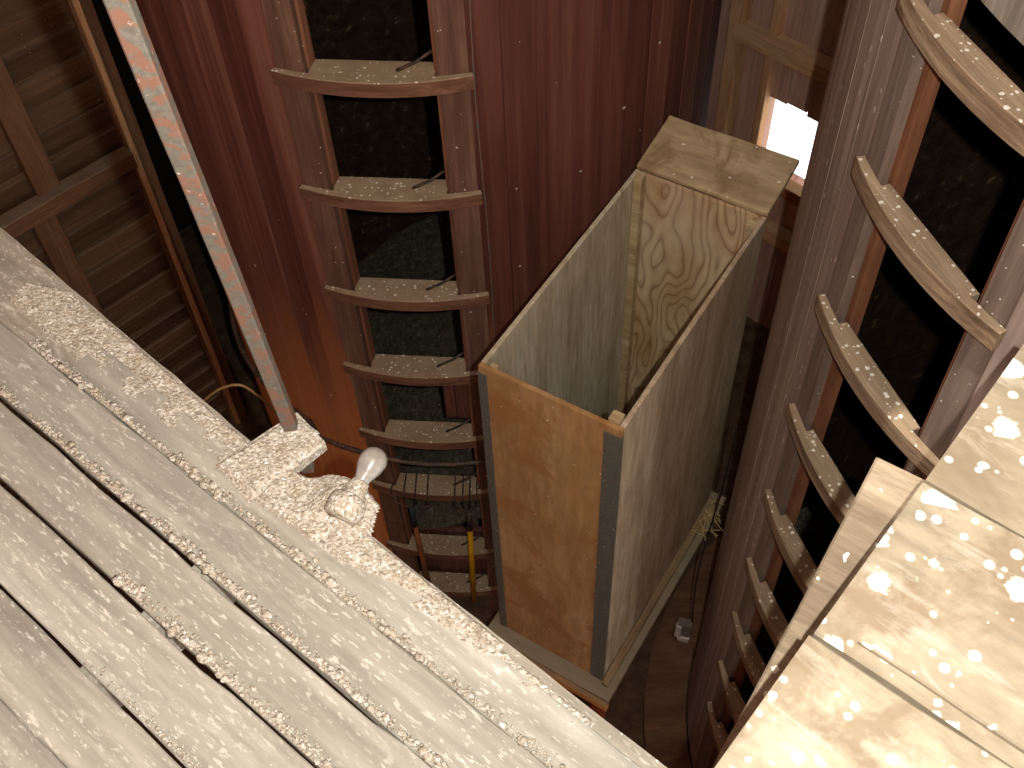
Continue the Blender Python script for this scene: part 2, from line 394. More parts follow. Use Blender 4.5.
# floor
def pt(a, b, z): return N1*a+N2*b+Vector((0, 0, z))
fl = mesh('floor', [pt(B1-.1, B2-.1, 0), pt(D1+.1, B2-.1, 0), pt(D1+.1, D2+2, 0), pt(B1-.1, D2+2, 0), pt(B1-.1, B2-.1, -.1), pt(D1+.1, B2-.1, -.1), pt(D1+.1, D2+2, -.1), pt(B1-.1, D2+2, -.1)],
          [(0, 1, 2, 3), (7, 6, 5, 4), (0, 4, 5, 1), (1, 5, 6, 2), (2, 6, 7, 3), (3, 7, 4, 0)], M['soil']); struct(fl)

# left wall: horizontal lapped siding seen from inside, ends at its corner stud
trim_p = atplane(178, 255, N2, D2); s_trim = trim_p.dot(E2)
def siding():
    vs, fs = [], []
    s0 = s_trim; s1 = -B1+0.2
    Ls = s1-s0; hh = 0.155; z = 0.0; i = 0
    while z < H+ROOF:
        lo = 0.0 if i % 2 == 0 else 0.006
        rr = random.uniform(-0.004, 0.004)
        b = len(vs); zt = z+hh-random.choice((0.004, 0.006, 0.014))
        for (d, zz) in ((0.05, z), (0.028+lo+rr, z), (0.0+rr, zt), (0.022+rr, zt)):
            # y = depth away from the room
            vs += [(0, d, zz), (Ls, d, zz)]
        fs += [(b, b+1, b+3, b+2), (b+2, b+3, b+5, b+4), (b+4, b+5, b+7, b+6), (b+6, b+7, b+1, b), (b, b+2, b+4, b+6), (b+1, b+7, b+5, b+3)]
        z += hh; i += 1
    natt = len(fs)
    b = len(vs)   # outer sheathing
    for d in (0.055, 0.09):
        for zz in (0, H+ROOF):
            vs += [(0, d, zz), (Ls, d, zz)]
    fs += [(b, b+1, b+3, b+2), (b+4, b+6, b+7, b+5), (b, b+2, b+6, b+4), (b+1, b+5, b+7, b+3), (b+2, b+3, b+7, b+6), (b, b+4, b+5, b+1)]
    # local frame: x along E2, y = outward N2? choose explicit matrix
    Mx = Matrix.Identity(4); o = N2*D2+E2*s0
    for k in range(3): Mx[k][0] = E2[k]; Mx[k][1] = N2[k]; Mx[k][2] = (0, 0, 1)[k]; Mx[k][3] = o[k]
    o = mesh('wall_left', vs, fs, M['siding'], None, Mx)
    at = o.data.attributes.new('stave', 'FLOAT', 'FACE'); val = 0
    for i in range(len(fs)):
        if i % 6 == 0 and i < natt: val = random.random()
        at.data[i].value = val
    return o
struct(siding())
def on_left(px, py, off=0.0): return atplane(px, py, N2, D2-off)
def vert_post(name, px, py, w, t, plane_n, d, e, mat, z0=0.0, z1=H+ROOF, kind='structure'):
    p = atplane(px, py, plane_n, d)
    a = Vector((p.x, p.y, z0)); b = Vector((p.x, p.y, z1))
    o = board(name, a, b, w, t, mat, None, up=-plane_n, nseg=24, jit=0.003)
    if kind: o['kind'] = kind
    return o
vert_post('trim_1', 176, 250, 0.11, 0.05, N2, D2-0.05, E2, M['stud'])
vert_post('trim_2', 192, 300, 0.03, 0.09, N2, D2-0.07, E2, M['post'])
g0 = on_left(-30, 262, 0.09); g1 = on_left(128, 150, 0.09); gz = (on_left(60, 200).z+on_left(110, 168).z)/2+.13
st = board('girt', (g1.x, g1.y, gz), Vector((g0.x, g0.y, gz))+E2*2.0, 0.09, 0.10, M['stud'], None, nseg=24, jit=0.003)
tag(st, 'reddish brown horizontal girt across the slatted wall at far left', 'girt')
p = on_left(38, 165, 0.07)
o = board('stud', (p.x, p.y, gz), (p.x, p.y, H+ROOF), 0.13, 0.06, M['stud'], None, up=-N2, nseg=20, jit=0.003)
tag(o, 'upright brown stud on the slatted wall, above the girt', 'stud')
p = on_left(62, 255, 0.07)
o = board('stud', (p.x, p.y, 0), (p.x, p.y, gz-.10), 0.13, 0.06, M['stud'], None, up=-N2, nseg=20, jit=0.003)
tag(o, 'upright brown stud on the slatted wall, below the girt', 'stud')
def slab(name, a0, a1, b0, b1, z0, z1, mat):
    vs = [pt(a, b, z) for z in (z0, z1) for a, b in ((a0, b0), (a1, b0), (a1, b1), (a0, b1))]
    return struct(mesh(name, vs, [(0, 3, 2, 1), (4, 5, 6, 7), (0, 1, 5, 4), (1, 2, 6, 5), (2, 3, 7, 6), (3, 0, 4, 7)], mat))
# deep bay beyond the corner stud, its shade put into near-black boards
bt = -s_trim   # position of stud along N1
slab('wall_recess', bt-1.2, D1+.1, D2+1.9, D2+2.0, 0, H+ROOF, M['shade_wood'])
slab('wall_recess_side', bt-1.25, bt-1.2, D2+.1, D2+2.0, 0, H+ROOF, M['shade_wood'])

slab('wall_back', B1-.1, B1, B2, D2+2, 0, H+ROOF, M['barnboard'])
slab('wall_near', B1-.1, 1.0, B2-.1, B2, 0, H+ROOF, M['barnboard'])
# window wall with its opening
w0 = atplane(761, 155, N1, D1); w1 = atplane(806, 186, N1, D1); w2 = atplane(822, 121, N1, D1); w3 = atplane(777, 100, N1, D1)
sa = min(w0.dot(E1), w3.dot(E1)); sb = max(w1.dot(E1), w2.dot(E1)); za = (w0.z+w1.z)/2-.05; zb = (w2.z+w3.z)/2; sb += .25; sa -= .015
def window_wall():
    vs, fs = [], []
    Mx = Matrix.Identity(4)
    for k in range(3): Mx[k][0] = E1[k]; Mx[k][1] = N1[k]; Mx[k][2] = (0, 0, 1)[k]; Mx[k][3] = (N1*D1)[k]
    lo, hi = -(D2+2), -B2
    def bx(x0, x1, z0, z1, d=0.0):
        b = len(vs)
        for zz in (z0, z1):
            for x, y in ((x0, d), (x1, d), (x1, 0.08), (x0, 0.08)): vs.append((x, y, zz))
        fs.extend([(b, b+3, b+2, b+1), (b+4, b+5, b+6, b+7), (b, b+1, b+5, b+4), (b+1, b+2, b+6, b+5), (b+2, b+3, b+7, b+6), (b+3, b, b+4, b+7)])
    x = lo; wv = 0.145
    xs = [lo]
    while x < hi: x += wv; xs.append(min(x, hi))
    for i in range(len(xs)-1):
        x0, x1 = xs[i]+.002, xs[i+1]-.002; d = random.uniform(0, .008)
        if x1 <= sa or x0 >= sb: bx(x0, x1, 0, H+ROOF, d); continue
        if x0 < sa: bx(x0, sa, 0, H+ROOF, d); x0 = sa
        if x1 > sb: bx(sb, x1, 0, H+ROOF, d); x1 = sb
        bx(x0, x1, 0, za, d); bx(x0, x1, zb+random.uniform(-.02, .015), H+ROOF, d)
    # outside lining closing the board joints
    bx(lo, sa, 0, H+ROOF, 0.075); bx(sb, hi, 0, H+ROOF, 0.075); bx(sa, sb, 0, za, 0.075); bx(sa, sb, zb+.02, H+ROOF, 0.075)
    return mesh('wall_right', vs, fs, M['barnboard'], None, Mx)
struct(window_wall())
def on_win(px, py, off=0.0): return atplane(px, py, N1, D1-off)
# window frame: sill and jamb pieces
wf = []
a = N1*(D1-.03)+E1*(sa-.08); b = N1*(D1-.03)+E1*(sb+.08)
o = board('window_1', (a.x, a.y, za), (b.x, b.y, za), 0.10, 0.09, M['orange_edge'], None, nseg=8); struct(o)
vert_post('trim_3', 735, 20, 0.09, 0.10, N1, D1-.10, E1, M['post'])
vert_post('trim_4', 768, 60, 0.05, 0.07, N1, D1-.07, E1, M['post'])
gp = on_win(750, 28, .09); gq = on_win(835, 70, .09); gz1 = (gp.z+gq.z)/2
o = board('girt', N1*(D1-.06)+E1*(gp.dot(E1)-.1)+Vector((0, 0, gz1)), N1*(D1-.06)+E1*(gq.dot(E1)+.6)+Vector((0, 0, gz1)), 0.11, 0.11, M['post'], None, nseg=10, jit=.003)
tag(o, 'dusty horizontal girt above the bright window opening', 'girt')
gp = on_win(775, 232, .09); gz2 = gp.z
o = board('girt', N1*(D1-.06)+E1*(gp.dot(E1)-.6)+Vector((0, 0, gz2)), N1*(D1-.06)+E1*(gp.dot(E1)+.6)+Vector((0, 0, gz2)), 0.11, 0.11, M['post'], None, nseg=10, jit=.003)
tag(o, 'tan girt below the bright window opening, behind the plywood bin', 'girt')

# unseen roof; its hole is added, shaped to throw the sun patch
SUN = Vector((0.12, 0.20, -1.0)).normalized()      # direction the sunlight travels
SUNK = (ROOF+1.5)/-SUN.z
off = SUN*SUNK
foot = [(-1.2, 1.10, -.156, 1.3), (1.10, 1.71, -.345, 1.3)]      # (n0, n1, u0, u1) of the sun patch on the level of the right-hand boards
hole = [(a-off.dot(N), b-off.dot(N), c-off.dot(U), d-off.dot(U)) for a, b, c, d in foot]
def roof():
    vs, fs = [], []
    big = 9.0
    def bx(u0, u1, n0, n1):
        b = len(vs)
        for z in (H+ROOF, H+ROOF+.08):
            for u, n in ((u0, n0), (u1, n0), (u1, n1), (u0, n1)): q = U*u+N*n; vs.append((q.x, q.y, z))
        fs.extend([(b, b+3, b+2, b+1), (b+4, b+5, b+6, b+7), (b, b+1, b+5, b+4), (b+1, b+2, b+6, b+5), (b+2, b+3, b+7, b+6), (b+3, b, b+4, b+7)])
    bx(-big, big, -big, hole[0][0]); bx(-big, big, hole[-1][1], big)
    for n0, n1, u0, u1 in hole: bx(-big, u0, n0, n1); bx(u1, big, n0, n1)
    return mesh('ceiling', vs, fs, M['barnboard'])
struct(roof())

# ------------------------------------------------------------------ silos
def silo(name, label, cx, cy, Rw, ang, rung_z, mats, ztop, hws=(.232, .338), jd=.115, rin=.085, jt=.012):
    Mx = Matrix.Translation((cx, cy, 0)) @ Matrix.Rotation(ang, 4, 'Z')
    root = thing(name, label, 'silo', None, None, Mx)
    ho, hw = hws[0]/Rw, hws[1]/Rw
    rng = random.Random(len(name)+3)
    # stave shell
    a0, a1 = hw-.006, 2*PI-hw+.006; n = int((a1-a0)*Rw/0.125)
    vs, fs, att = [], [], []
    for i in range(n):
        b0 = a0+(a1-a0)*i/n; b1 = a0+(a1-a0)*(i+1)/n; e = 0.0022/Rw; dr = rng.uniform(-.001, .001)
        b = len(vs)
        prof = [(Rw-.05, b0), (Rw-.004, b0), (Rw+dr, b0+e), (Rw+dr, (b0+b1)/2), (Rw+dr, b1-e), (Rw-.004, b1), (Rw-.05, b1)]
        for z in (0.0, ztop):
            for r, a in prof: vs.append((r*math.cos(a), r*math.sin(a), z))
        k = len(prof); val = rng.random()
        for j in range(k):
            j2 = (j+1) % k; fs.append((b+j, b+j2, b+k+j2, b+k+j)); att.append(val)
        fs.append(tuple(b+j for j in range(k))); fs.append(tuple(b+k+j for j in range(k))); att += [val, val]
    o = mesh('stave_wall', vs, fs, M[mats['wall']], root)
    at = o.data.attributes.new('stave', 'FLOAT', 'FACE')
    for i, v in enumerate(att): at.data[i].value = v
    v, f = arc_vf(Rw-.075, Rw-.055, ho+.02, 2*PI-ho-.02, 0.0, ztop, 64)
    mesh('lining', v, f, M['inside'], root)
    for s in (-1, 1):
        a, b = sorted((s*ho, s*hw))
        v, f = arc_vf(Rw-.05, Rw+.012, a, b, 0.0, ztop, 6, 30)
        v = [(x*(1+.0012*noise.noise(Vector((x*3, y*3, z*5)))), y*(1+.002*noise.noise(Vector((y, z*4, 3)))), z) for x, y, z in v]
        mesh('stile', v, f, M[mats['stile']], root)
        a, b = sorted((s*(ho-jt/Rw), s*(ho+.004)))
        v, f = arc_vf(Rw-jd, Rw-.018, a, b, 0.0, ztop, 3, 4)
        mesh('jamb', v, f, M[mats['jamb']], root)
    # bowed rungs
    for i, z in enumerate(rung_z):
        z += H
        rf = Rw+.046; rs = Rw+.0125; ri = Rw-rin
        pts = []
        nseg = 16; tip = hw+.012/Rw
        for k in range(nseg+1):
            a = -tip+2*tip*k/nseg
            # bow: nearly at the stile at the tips, fullest in the middle
            r = rf-0.012*(abs(a)/tip)**2
            pts.append((r*math.cos(a), r*math.sin(a)))
        pts.append((rs*math.cos(tip), rs*math.sin(tip)))
        hi_ = ho-(jt+.001)/Rw
        for k in range(5):
            a = tip+(hi_-tip)*(k+1)/5; pts.append((rs*math.cos(a), rs*math.sin(a)))
        pts.append((ri, rs*math.sin(hi_))); pts.append((ri, -rs*math.sin(hi_)))
        for k in range(5):
            a = -hi_+(-tip+hi_)*k/5; pts.append((rs*math.cos(a), rs*math.sin(a)))
        pts.append((rs*math.cos(-tip), rs*math.sin(-tip)))
        v, f = prism_vf(pts, -.062, 0.0, 0.003)
        rr = random.Random(i*7+len(name)); tilt = Matrix.Rotation(rr.uniform(-.006, .006), 4, 'X')
        rg = mesh('rung', v, f, M[mats['rung']], root, Mx @ Matrix.Translation((0, 0, z)) @ tilt)
        if mats.get('latch'):
            q = lambda x, y, zz: tuple(x_ for x_ in (W[rg] @ Vector((x, y, zz))))
            tube('latch_rod', [q(Rw-.07, .205, .055), q(Rw-.045, .155, .028), q(Rw-.02, .085, .006)], .006, M['steel'], rg, 6)
    return root, Mx

c1 = math.radians(93.45); S1 = (4.43*math.cos(c1), 4.43*math.sin(c1)); R1 = 1.28
r1z = [-1.24, -1.76, -2.28, -2.81, -3.37, -3.88, -4.39, -4.87, -5.50, -5.95]
silo1, MS1 = silo('silo', 'round silo of worn red staves with bowed ladder rungs, behind the plywood bin', S1[0], S1[1], R1, math.radians(262.95), r1z,
             dict(wall='staves', stile='stile', jamb='jamb_red', rung='rung_red', latch=True), H+ROOF-.02, (.230, .333), .062)
c2 = math.radians(42.0); S2 = (3.25*math.cos(c2), 3.25*math.sin(c2)); R2 = 1.52
r2z = [-1.33, -1.79, -2.287, -2.789, -3.29, -3.777, -4.23, -4.72, -5.2]
silo2, MS2 = silo('silo', 'round grey-brown silo at right, with bowed rungs, beside the sunlit boards', S2[0], S2[1], R2, math.radians(195.8), r2z,
             dict(wall='staves_grey', stile='stile2', jamb='jamb', rung='rung'), H+ROOF-.02, (.215, .286), .055, .022, .026)
# hoop round the red silo
def q1(r, a, z): return MS1 @ Vector((r*math.cos(a), r*math.sin(a), z))
def q2(r, a, z): return MS2 @ Vector((r*math.cos(a), r*math.sin(a), z))
zh = H-4.53
rr = random.Random(4)
tube('hoop', [q1(R1+.075 if abs((a_ := -PI+2*PI*i/72)) < .5 else R1+.02, a_, zh+.006*math.sin(i)) for i in range(73)], .013, M['hoop'], silo1, 8)
r_ = random.Random(21)
tube('wire', smoothcurve([q1(R1+.018+r_.uniform(0, .012), .338/R1+.012+r_.uniform(-.006, .006), H+1.2-k*.3) for k in range(18)], 4), .003, M['pole'], silo1, 6)
# inside the red silo: heap of old silage, loose red boards
def heap(Mx, R, ztop, root, slope):
    vs, fs = [], []; nr, na = 14, 48
    for i in range(nr+1):
        r = R*i/nr
        for k in range(na):
            a = 2*PI*k/na; x, y = r*math.cos(a), r*math.sin(a)
            vs.append((x, y, ztop+slope[0]*x+slope[1]*y+.07*noise.noise(Vector((x*3, y*3, 1)))))
    for i in range(nr):
        for k in range(na):
            a = i*na+k; b = i*na+(k+1) % na; fs.append((a, b, b+na, a+na))
    o = mesh('silage', vs, fs, M['heap'], root, Mx, True); o['kind'] = 'stuff'; return o
heap(MS1, R1-.08, H-5.25, silo1, (-.12, .30))
heap(MS2, R2-.08, H-5.6, silo2, (.0, .1))
for (y0, y1, z0, z1) in ((.075, .125, -4.42, -3.99), (.13, .195, -4.42, -3.99)):
    bx = R1-.135
    v = [(bx, y, H+z) for y, z in ((y0, z0), (y1, z0), (y1, z1), (y0, z1))]+[(bx-.03, y, H+z) for y, z in ((y0, z0), (y1, z0), (y1, z1), (y0, z1))]
    mesh('door_board', v, [(0, 1, 2, 3), (7, 6, 5, 4), (0, 4, 5, 1), (1, 5, 6, 2), (2, 6, 7, 3), (3, 7, 4, 0)], M['door_board'], silo1)
for (z0, z1) in ((-7+.75, -5.52),):   # closed lower hatch of red boards
    v, f = arc_vf(R1-.15, R1-.12, -.17, .17, max(.02, H+z0), H+z1, 4)
    mesh('hatch_door', v, f, M['door_board'], silo1)
v, f = arc_vf(R2-.11, R2-.07, -.15, .15, H-1.30, H+ROOF-.05, 6)
o = mesh('hatch_door', v, f, M['grey_door'], silo2); o['label'] = 'grey closed hatch door above the top rung'
# curb round the foot of the right-hand silo
v, f = arc_vf(R2+.012, R2+.25, 0, 2*PI, 0, .10, 64)
cb = mesh('curb', v, f, M['foundation'], None, Matrix.Translation((S2[0], S2[1], 0)))
tag(cb, 'low brown ring curb around the foot of the right-hand silo', 'curb')

# ------------------------------------------------------------------ plywood feed bin
ZT = -2.85
k_ = ZT/-2.9
A = Vector((-.112, 2.363, 0))*k_; Bp = Vector((.346, 2.053, 0))*k_; Cp = Vector((.974, 3.017, 0))*k_
ew = (Bp-A).normalized(); el = Vector((-ew.y, ew.x, 0)); Wd = (Bp-A).length; Ln = (Cp-Bp).length+.0
ZB = -4.80
MB = frame((A.x, A.y, H+ZB), ew)
bin_ = thing('feed_bin', 'tall open-topped plywood bin standing between the two silos', 'bin', None, None, MB)
HB = ZT-ZB; tk = .018
def pbox(name, x0, x1, y0, y1, z0, z1, mat, parent=None, Mx=None, ch=.0015):
    v, f = prism_vf([(x0, y0), (x1, y0), (x1, y1), (x0, y1)], z0, z1, ch)
    return mesh(name, v, f, mat, parent or bin_, Mx or MB)
pbox('front_panel', 0, Wd, 0, tk, 0, HB, M['ply_front'])
pbox('back_panel', tk, Wd-tk, Ln-tk, Ln, 0, HB, M['ply_flame'])
pbox('side_panel', 0, tk, tk+.001, Ln, 0, HB, M['ply_inside'])
pbox('side_panel', Wd-tk, Wd, tk+.001, Ln, 0, HB-.004, M['ply_side'])
pbox('bottom_panel', tk+.001, Wd-tk-.001, tk+.001, Ln-tk-.001, .02, .04, M['ply_side'])
pbox('corner_cleat', tk+.002, tk+.036, Ln-tk-.040, Ln-tk-.002, .05, HB+.012, M['cleat'])
pbox('corner_cleat', Wd-tk-.042, Wd-tk-.002, tk+.002, tk+.040, .05, HB+.014, M['cleat'])
pbox('corner_cleat', tk+.002, tk+.030, tk+.002, tk+.036, .05, HB-.03, M['cleat'])
pbox('corner_cleat', Wd-tk-.036, Wd-tk-.002, Ln-tk-.036, Ln-tk-.002, .05, HB-.02, M['cleat'])
def angle_strip(x, sgn, wf, ws):
    pts = [(x, -.003), (x, ws)] if sgn < 0 else []
    if sgn < 0: out = [(x-.003, -.003), (x+wf, -.003), (x+wf, 0), (x, 0), (x, ws), (x-.003, ws)]
    else: out = [(x-wf, -.003), (x+.003, -.003), (x+.003, ws), (x, ws), (x, 0), (x-wf, 0)]
    v, f = prism_vf(out, .0, HB-.035, .0006)
    return mesh('corner_strip', v, f, M['trim_metal'], bin_, MB)
angle_strip(0, -1, .032, .03); angle_strip(Wd, 1, .062, .012)
# header plank lying on the back edge
hp = board('header_plank', MB @ Vector((.006, Ln+.126, HB+.055)), MB @ Vector((Wd+.004, Ln+.126, HB+.055)), .275, .026, M['top_plank'], bin_, up=Vector((0, 0, 1))-el*.2, nseg=10, jit=.002)
# base battens
board('base_batten', MB @ Vector((Wd+.019, -.02, .03)), MB @ Vector((Wd+.019, Ln, .03)), .035, .030, M['ply_batten'], bin_, nseg=10)
# stand that carries the bin
std = thing('bin_stand', 'timber stand under the plywood bin with an orange front edge', 'stand', None, None, MB @ Matrix.Translation((0, 0, -(H+ZB))))
zt_ = H+ZB-.002
MST = W[std]
v, f = prism_vf([(-.05, -.075), (Wd+.07, -.075), (Wd+.07, Ln+.05), (-.05, Ln+.05)], zt_-.03, zt_, .002)
mesh('stand_top', v, f, M['stand'], std, MST)
board('front_rail', MST @ Vector((-.05, -.090, zt_)), MST @ Vector((Wd+.075, -.090, zt_)), .028, .05, M['orange_edge'], std, nseg=8)
for x, y, m in ((.02, -.03, 'foundation'), (Wd+.03, -.03, 'red_leg'), (.02, Ln, 'foundation'), (Wd-.18, Ln, 'foundation')):
    b0 = MST @ Vector((x, y, 0)); b1 = MST @ Vector((x, y, zt_-.031))
    board('leg', b0, b1, .07, .05, M[m], std, up=ew, nseg=8)

# ------------------------------------------------------------------ platform on the left
ZP = -1.9; K = 1.9
plat = thing('loft_platform', 'pale weathered plank platform with open gaps, filling the lower left foreground', 'platform', un(-.6, .2, ZP-.02))
edges = [-.31, -.24, -.168, -.095, -.02, .0517, .128, .195, .262, .318]
rp = random.Random(5)
for i in range(len(edges)-1):
    a, b = edges[i]*K, edges[i+1]*K
    u0 = -2.6 if i < 8 else -1.82; u1 = .55
    gap = .006 if i < 8 else .0
    zz = ZP-.004*(i % 2)-(0.0 if i < 8 else .003)
    w = b-a
    # tapered boards: each gap opens towards the lower right as in the photo
    opening = {4: .013, 5: .020, 6: .003, 7: 0.0}.get(i, .006)
    v, f = board_vf(u1-u0, w-.003, .026, nseg=40, jit=.0022, seed=i*3+1, ch=.003)
    vv = []
    for (x, y, z) in v:
        uu = u0+x
        if y > 0:                         # edge on the shaft side
            if i == 4: y -= .004+.011*max(0, min(1, (uu+.82)/.10))
            elif i == 5: y -= (.007 if uu < -.83*1.2 else .002)+.016*max(0, min(1, (uu+.665)/.03))
            elif i == 6: y -= .008 if uu < -.68 else (-.001 if uu < -.5 else .001)
            elif i in (3, 7): y += .0015
            else: y -= .002
        vv.append((x, y, z))
    mesh('floorboard', vv, f, M['plank'], plat, frame(un(u0, (a+b)/2, zz), U))
# strips lying under the gaps, so that parts of the joints are closed
# the joist along the edge, a little lower, coated with droppings
for q in (-2.2, -1.2, -.2, .5):
    board('joist', un(q, -.62, ZP-.032), un(q, .56, ZP-.032), .05, .14, M['edgebeam'], plat, nseg=6)
v, f = board_vf(3.25, .125, .12, nseg=60, jit=.004, seed=91)
vv = []
for x, y, z in v:
    uu = -2.7+x
    if y > 0:
        y = .0675 if uu > -.5 else .0675+.012*(-.5-uu)/.88 if uu > -1.38 else .0795+.046*(-1.38-uu)/.97
        y += .004*noise.noise(Vector((uu*12, 1, z*8)))
    vv.append((x, y, z))
edge = mesh('edge_timber', vv, f, M['edgebeam'], None, frame(un(-2.7, .5625, ZP-.012), U))
tag(edge, 'thick edge timber along the platform over the shaft, crusted with droppings', 'beam')
# short cross block with the pole through it
bl = board('cross_block', un(-1.292, .541, ZP+.004), un(-1.264, .742, ZP+.004), .125, .04, M['crust'], None, nseg=10, jit=.004, wend=.105)
tag(bl, 'short crusted board nailed across the platform edge with the pole through it', 'board')
# crust of droppings as relief
def hgt(x, y, s=1.0):
    v = Vector((x, y, 0))
    c = noise.cell_vector(v*70)
    d = noise.voronoi(v*52)[0][0]
    return s*(.006*noise.fractal(v*16, 1.0, 2.0, 3)+.005*max(0, .55-noise.voronoi(v*120)[0][0])*1.6+.0025*noise.noise(v*230))
def crust_patch(poly, z, amp=1.0, res=.004, base=.006, name='droppings_crust', label=None, extra=None):
    us = [p[0] for p in poly]; ns = [p[1] for p in poly]
    def inside(x, y):
        c = False; j = len(poly)-1
        for i in range(len(poly)):
            xi, yi = poly[i]; xj, yj = poly[j]
            if (yi > y) != (yj > y) and x < (xj-xi)*(y-yi)/(yj-yi)+xi: c = not c
            j = i
        return c
    def edged(x, y):
        best = 9
        for i in range(len(poly)):
            ax, ay = poly[i-1]; bx, by = poly[i]
            dx, dy = bx-ax, by-ay; t = max(0, min(1, ((x-ax)*dx+(y-ay)*dy)/(dx*dx+dy*dy+1e-9)))
            best = min(best, math.hypot(x-ax-t*dx, y-ay-t*dy))
        return best
    nu = int((max(us)-min(us))/res)+1; nn = int((max(ns)-min(ns))/res)+1
    idx = {}; vs = []; fs = []
    for i in range(nu+1):
        for j in range(nn+1):
            x = min(us)+i*res; y = min(ns)+j*res
            jx, jy = x+.004*noise.noise(Vector((x*40, y*40, 5))), y+.004*noise.noise(Vector((x*40, y*40, 9)))
            if inside(jx, jy):
                e = edged(jx, jy); t = min(1, e/.012)
                h = -.006+(base+.006)*t+max(-.004, hgt(jx, jy, amp))*t
                if extra: h += extra(jx, jy)*t
                idx[(i, j)] = len(vs); q = un(jx, jy, z+h); vs.append(q)
    for (i, j) in idx:
        if (i+1, j) in idx and (i, j+1) in idx and (i+1, j+1) in idx:
            fs.append((idx[(i, j)], idx[(i+1, j)], idx[(i+1, j+1)], idx[(i, j+1)]))
    o = mesh(name, vs, fs, M['crust'], None, None, False)
    me = o.data
    bm = bmesh.new(); bm.from_mesh(me)
    for fc in bm.faces:
        if fc.normal.z < 0: fc.normal_flip()
    bm.to_mesh(me); bm.free()
    tag(o, label, 'droppings', None, 'stuff'); return o
crust_patch([(-2.12, .545), (-1.62, .538), (-1.30, .55), (-1.30, .642), (-1.45, .645), (-1.8, .662), (-2.02, .67), (-2.14, .62)], ZP-.010, 1.0, label='crust of bird droppings along the beam left of the cross block')
crust_patch([(-1.352, .541), (-1.228, .541), (-1.213, .66), (-1.218, .715), (-1.238, .745), (-1.29, .748), (-1.318, .735)], ZP+.005, .8, base=.006, label='crust of bird droppings over the short cross block')
def mound(x, y): return 0.03*math.exp(-(((x+1.085)/.05)**2+((y-.655)/.045)**2))
crust_patch([(-1.23, .535), (-.98, .548), (-.80, .60), (-.62, .600), (-.62, .630), (-.98, .638), (-1.015, .700), (-1.085, .715), (-1.15, .69), (-1.18, .655), (-1.235, .645)], ZP-.008, 1.0, base=.012, extra=mound, label='thick crust of bird droppings piled around the lamp holder')
crust_patch([(-.83, .565), (-.80, .630), (-.62, .622), (-.40, .618), (-.395, .572)], ZP-.010, .7, label='brown crust of bird droppings along the beam at the shaft edge')
# ridges of droppings along the board joints
def ridge(n0, ulist, seed, label, per=340, rad=.0036, spread=.0075, zz=ZP):
    r = random.Random(seed); vs, fs = [], []
    bm = bmesh.new(); bmesh.ops.create_icosphere(bm, subdivisions=1, radius=1.0)
    bv = [v.co.copy() for v in bm.verts]; bf = [[v.index for v in f.verts] for f in bm.faces]; bm.free()
    for (u0, u1, dens) in ulist:
        for k in range(int((u1-u0)*per*dens*2)):
            u = r.uniform(u0, u1)
            if noise.noise(Vector((u*7, seed*5.1, 0)))+.35 < r.uniform(-.5, .9): continue
            n = n0+abs(r.gauss(0, spread)); s = rad*r.uniform(.3, 1.15)*(r.uniform(1.4, 2.6) if r.random() < .07 else .9)
            sx, sy, sz = s*r.uniform(.9, 1.9), s*r.uniform(.8, 1.4), s*r.uniform(.45, .95); b = len(vs)
            ox, oy = r.uniform(0, 90), r.uniform(0, 90)
            for c in bv:
                d = 1+.40*noise.noise(c*1.7+Vector((ox, oy, 0)))
                vs.append(un(u+c.x*sx*d, n+c.y*sy*d, zz+.001+c.z*sz*d))
            fs += [tuple(b+i for i in f) for f in bf]
    o = mesh('droppings_ridge', vs, fs, M['crust'], None, None, True)
    tag(o, label, 'droppings', None, 'stuff'); return o
ridge(.262*K+.003, [(-1.95, -.9, 3.6), (-.9, .2, 1.6)], 1, 'line of bird droppings along the board joint nearest the shaft')
ridge(.195*K+.004, [(-1.9, -.85, 4.0), (-.85, .3, 2.0)], 2, 'line of bird droppings along the second board joint from the shaft')
ridge(.128*K+.004, [(-1.3, -.55, 4.0), (-.55, .3, 2.2)], 3, 'line of bird droppings along the third board joint from the shaft', spread=.010)
ridge(.0517*K+.006, [(-1.2, .1, .9)], 4, 'thin line of bird droppings along the board joint at lower left', rad=.003)

# pole through the block
p0 = atr(112, -6, 1.27); p1 = atz(289, 427, ZP+.03)
dr = (p1-p0).normalized(); top = p0-dr*.55; bot = p1+dr*.24
pv, pf = board_vf((bot-top).length, .030, .030, ch=.003, nseg=40, jit=.0006, seed=77)
po = mesh('pole', pv, pf, M['pole'], None, frame(top, dr, (.05, -1, .4)))
tag(po, 'slanting flaking galvanised pole passing through the crusted cross block', 'pole')

# lamp holder with bulb
LB = atz(352, 497, ZP+.035); LT = atz(373, 461, ZP+.05)
ld = (LT-LB).normalized(); Lm = frame(LB, ld); LL = (LT-LB).length
lamp = thing('light_fixture', 'dusty light bulb in a crusted lamp holder at the platform edge', 'light', None, None, Lm)
v, f = lathe_vf([(.030, -.05), (.037, -.046), (.040, -.022), (.037, -.006), (.030, .0)], 20)
v = [(x+.004*noise.noise(Vector((x*70, y*70, z*70))), y*(1+.10*noise.noise(Vector((x*50, y*50, z*50+4)))), z*(1+.10*noise.noise(Vector((x*50, y*50, z*50))))) for x, y, z in v]
mesh('lamp_box', v, f, M['crust'], lamp, Lm, True)
e = LL-.042
v, f = lathe_vf([(.030, -.006), (.027, .004), (.023, .014), (.021, .024), (.0205, e-.016), (.018, e-.008)], 24)
v = [(x, y*(1+.14*noise.noise(Vector((x*60, y*60, z*60+4)))), z*(1+.14*noise.noise(Vector((x*60, y*60, z*60))))) for x, y, z in v]
mesh('socket', v, f, M['crust'], lamp, Lm, True)
